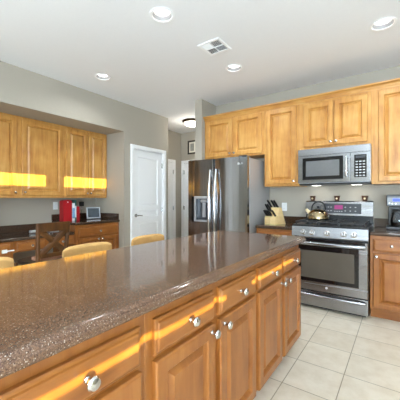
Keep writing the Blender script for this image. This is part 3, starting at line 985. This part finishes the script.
r = thing('magazine', 'rolled grey magazine lying on the low desk top', 'magazine', (-4.03, 1.90, DT), PI / 2)
B().tube([(-0.13, 0.0, 0.022), (0.0, 0.01, 0.022), (0.13, 0.0, 0.022)], 0.021, 14, flat=0.9).done('roll', grey_paper, r)
r = thing('paper_pad', 'flat pale paper pad on the desk behind the chair', 'paper pad', (-4.10, 2.06, DT), PI / 2)
B().box(-0.07, 0.11, -0.06, 0.10, 0.0, 0.018, bev=0.003).done('sheets', grey_paper, r)

# ------------------------------------------------------------------ cross-back chair
r = thing('chair', 'dark wooden cross-back chair pulled up to the desk', 'chair', (-3.02, 1.55, 0), PI / 2 + 0.06)
# local: faces +y (towards the desk), back at y=0
SH = 0.565
hw0, hw1 = 0.150, 0.166
top = 0.965
def post(sx):
    return [(sx * hw0, 0.03, 0.0), (sx * hw0, 0.005, SH - 0.1), (sx * hw0, 0.0, SH), (sx * (hw0 + hw1) / 2, -0.012, 0.78), (sx * hw1, -0.03, top)]
for sx in (-1, 1):
    B().tube(post(sx), 0.016, 10, radii=[0.016, 0.021, 0.023, 0.021, 0.019]).done('leg', dark_wood, r)
    B().tube([(sx * 0.19, 0.37, 0), (sx * 0.185, 0.37, SH - 0.035)], 0.016, 10, radii=[0.013, 0.018]).done('leg', dark_wood, r)
b = B()
n = 9
pl = [(-hw1 + 2 * hw1 * i / n, -0.028 - 0.018 * math.sin(PI * i / n)) for i in range(n + 1)]
b.prism(pl + [(x, y - 0.02) for x, y in pl[::-1]], 'z', top - 0.085, top + 0.004)
b.done('top_rail', dark_wood, r)
B().box(-0.150, 0.150, -0.016, 0.006, 0.604, 0.646, bev=0.004).done('lower_rail', dark_wood, r)
zc0, zc1 = 0.640, top - 0.075
for sx in (-1, 1):
    b = B()
    m = []
    for i in range(9):
        u = i / 8
        m.append((sx * (-0.135 + 0.275 * u), -0.008 - 0.02 * u - 0.012 * math.sin(PI * u) - sx * 0.003, zc0 + (zc1 - zc0) * u))
    b.tube(m, 0.013, 10, flat=2.5)
    b.done('cross_bar', dark_wood, r)
sp = [(0.21 * math.cos(a) * (1.0 if math.sin(a) > 0 else 0.9), 0.20 + 0.20 * math.sin(a)) for a in [2 * PI * i / 24 for i in range(24)]]
sp = [(max(-0.205, min(0.205, 1.12 * x)), y) for x, y in sp]
B().prism(sp, 'z', SH - 0.03, SH).done('seat', simple('black_brown_seat', lin(34, 26, 20), 0.45), r)
B().prism([(0.035 + 0.72 * x, 0.145 + 0.55 * (y - 0.20)) for x, y in sp], 'z', SH + 0.0005, SH + 0.03).done('seat_pad', pink_fabric, r)
for sx in (-1, 1):
    B().tube([(sx * 0.165, 0.02, 0.22), (sx * 0.188, 0.37, 0.22)], 0.010, 8).done('stretcher', dark_wood, r)
B().tube([(-0.188, 0.37, 0.30), (0.188, 0.37, 0.30)], 0.010, 8).done('stretcher', dark_wood, r)

# ------------------------------------------------------------------ counter stools behind the island
def stool(label, y, rz=0.0):
    r = thing('counter_stool', label, 'stool', (-1.70, y, 0), -PI / 2 + rz, 'tan counter stools behind the island')
    # local: faces +y (towards the island), back at y=0
    for sx in (-1, 1):
        B().tube([(sx * 0.165, 0.0, 0), (sx * 0.155, 0.03, 0.57)], 0.016, 10, radii=[0.013, 0.019]).done('leg', dark_wood, r)
        B().tube([(sx * 0.165, 0.37, 0), (sx * 0.155, 0.35, 0.57)], 0.016, 10, radii=[0.013, 0.019]).done('leg', dark_wood, r)
        B().tube([(sx * 0.163, 0.02, 0.24), (sx * 0.163, 0.36, 0.24)], 0.010, 8).done('stretcher', dark_wood, r)
    B().tube([(-0.163, 0.36, 0.20), (0.163, 0.36, 0.20)], 0.011, 8).done('foot_rail', dark_wood, r)
    B().box(-0.185, 0.185, 0.0, 0.39, 0.57, 0.64, bev=0.028, seg=4).done('seat', tan_suede, r)
    # curved upholstered back
    b = B()
    t = bmesh.new(); R = []
    n = 14
    for i in range(n + 1):
        u = 2 * i / n - 1
        x = 0.178 * u; y0 = -0.045 + 0.030 * u * u
        e = (1 - abs(u) ** 7)
        zt = 0.898 + 0.018 * e
        th = 0.022 * (0.55 + 0.45 * e)
        ring = []
        for (dy, z) in ((th, 0.60), (th * 1.1, 0.75), (th, zt - 0.022), (th * 0.65, zt - 0.006), (0, zt), (-th * 0.65, zt - 0.006), (-th, zt - 0.022), (-th * 1.1, 0.75), (-th, 0.60)):
            ring.append(t.verts.new((x, y0 + dy, z)))
        R.append(ring)
    for a, c in zip(R, R[1:]):
        for k in range(9):
            t.faces.new((a[k], a[(k + 1) % 9], c[(k + 1) % 9], c[k]))
    t.faces.new(R[0]); t.faces.new(R[-1][::-1])
    bmesh.ops.recalc_face_normals(t, faces=t.faces[:])
    b.merge(t)
    b.done('backrest', tan_suede, r, smooth=60)


stool('tan counter stool at the left edge, nearest the camera', 0.49)
stool('tan counter stool in front of the cross-back chair and desk', 1.125)
stool('tan counter stool in front of the white pantry door', 1.68)

# ------------------------------------------------------------------ ceiling fittings
cl = ['recessed ceiling lamp nearest the camera above the island', 'recessed ceiling lamp in the top right corner above the range',
      'recessed ceiling lamp at the left near the desk nook', 'recessed ceiling lamp beyond the air vent before the fridge']
for i, (x, y) in enumerate(CANS):
    r = thing('recessed_light', cl[i], 'ceiling lamp', (x, y, CEIL), 0, 'recessed ceiling lamps')
    B().lathe([(0.080, -0.0005), (0.104, -0.0005), (0.104, -0.004), (0.098, -0.007), (0.084, -0.006), (0.080, -0.0005)], n=40).done('trim_ring', white_paint, r)
    B().lathe([(0.0835, -0.002), (0.066, 0.035), (0.066, 0.06), (0.0, 0.06)], n=40).done('baffle', baffle_mat, r)
    B().lathe([(0, 0.022), (0.05, 0.024), (0.064, 0.031), (0.064, 0.038), (0, 0.038)], n=40).done('lens', lens_mat, r)
    area('can_lamp', (x, y, CEIL - 0.012), (0, 0, -1), 0.12, 0.12, 3.0, (0.88, 0.95, 1.0), 'DISK', math.radians(150))

r = thing('air_vent', 'square white ceiling air vent with four-way louvres', 'air vent', (-1.53, 2.41, CEIL), 0)
r.scale = (0.83, 0.83, 0.83)
B().box(-0.135, 0.135, -0.135, 0.135, -0.002, -0.0005).done('backing', vent_dark, r)
b = B()
for q in ((-0.15, 0.15, -0.15, -0.118), (-0.15, 0.15, 0.118, 0.15), (-0.15, -0.118, -0.118, 0.118), (0.118, 0.15, -0.118, 0.118)):
    b.box(q[0], q[1], q[2], q[3], -0.012, -0.0008, bev=0.003)
b.box(-0.118, 0.118, -0.004, 0.004, -0.012, -0.0025).box(-0.004, 0.004, -0.118, -0.0045, -0.012, -0.0025).box(-0.004, 0.004, 0.0045, 0.118, -0.012, -0.0025)
b.done('frame', white_paint, r)
for qx in (-1, 1):
    for qy in (-1, 1):
        for k in range(6):
            tt = 0.014 + k * 0.0185
            along_x = qx * qy > 0
            M = Matrix.Translation((qx * 0.061 if along_x else qx * tt, qy * tt if along_x else qy * 0.061, -0.0075)) @ (Matrix.Rotation(0.7 * qy, 4, 'X') if along_x else Matrix.Rotation(0.5, 4, 'Y'))
            bb = B()
            if along_x:
                bb.box(-0.056, 0.056, -0.006, 0.006, -0.0006, 0.0006, M=M)
            else:
                bb.box(-0.006, 0.006, -0.056, 0.056, -0.0006, 0.0006, M=M)
            bb.done('louvre', white_paint, r)

r = thing('flush_ceiling_light', 'bronze rimmed flush dome light on the hall ceiling', 'ceiling lamp', (-3.36, 4.47, CEIL), 0)
B().lathe([(0, -0.0005), (0.19, -0.0005), (0.195, -0.012), (0.185, -0.035), (0.165, -0.045), (0.16, -0.02), (0, -0.02)], n=40).done('rim', bronze, r)
B().lathe([(0.163, -0.030), (0.155, -0.060), (0.12, -0.09), (0.06, -0.108), (0, -0.112)], n=40).done('dome', dome_mat, r)
B().lathe([(0, -0.1125), (0.012, -0.1125), (0.010, -0.120), (0, -0.124)], n=16).done('finial', bronze, r)

pl_ = bpy.data.lights.new('hall_lamp', 'POINT'); pl_.energy = 3.5; pl_.color = (1, 0.93, 0.8); pl_.shadow_soft_size = 0.08
po = bpy.data.objects.new('hall_lamp', pl_); po.location = (-3.36, 4.47, CEIL - 0.25); COL.objects.link(po)

r = thing('picture_frame', 'small dark framed grey picture on the hall end wall', 'picture', (-3.90, 5.2, 2.385), 0)
b = B()
for q in ((-0.125, 0.125, -0.155, -0.120), (-0.125, 0.125, 0.120, 0.155), (-0.125, -0.09, -0.120, 0.120), (0.09, 0.125, -0.120, 0.120)):
    b.box(q[0], q[1], -0.024, -0.0005, q[2], q[3], bev=0.004)
b.done('frame', simple('dark_brown_frame', lin(52, 44, 38), 0.4), r)
B().box(-0.0895, 0.0895, -0.008, -0.001, -0.1195, 0.1195).done('mount', paper, r)
B().box(-0.055, 0.055, -0.0095, -0.0082, -0.085, 0.085).done('print', art_mat, r)
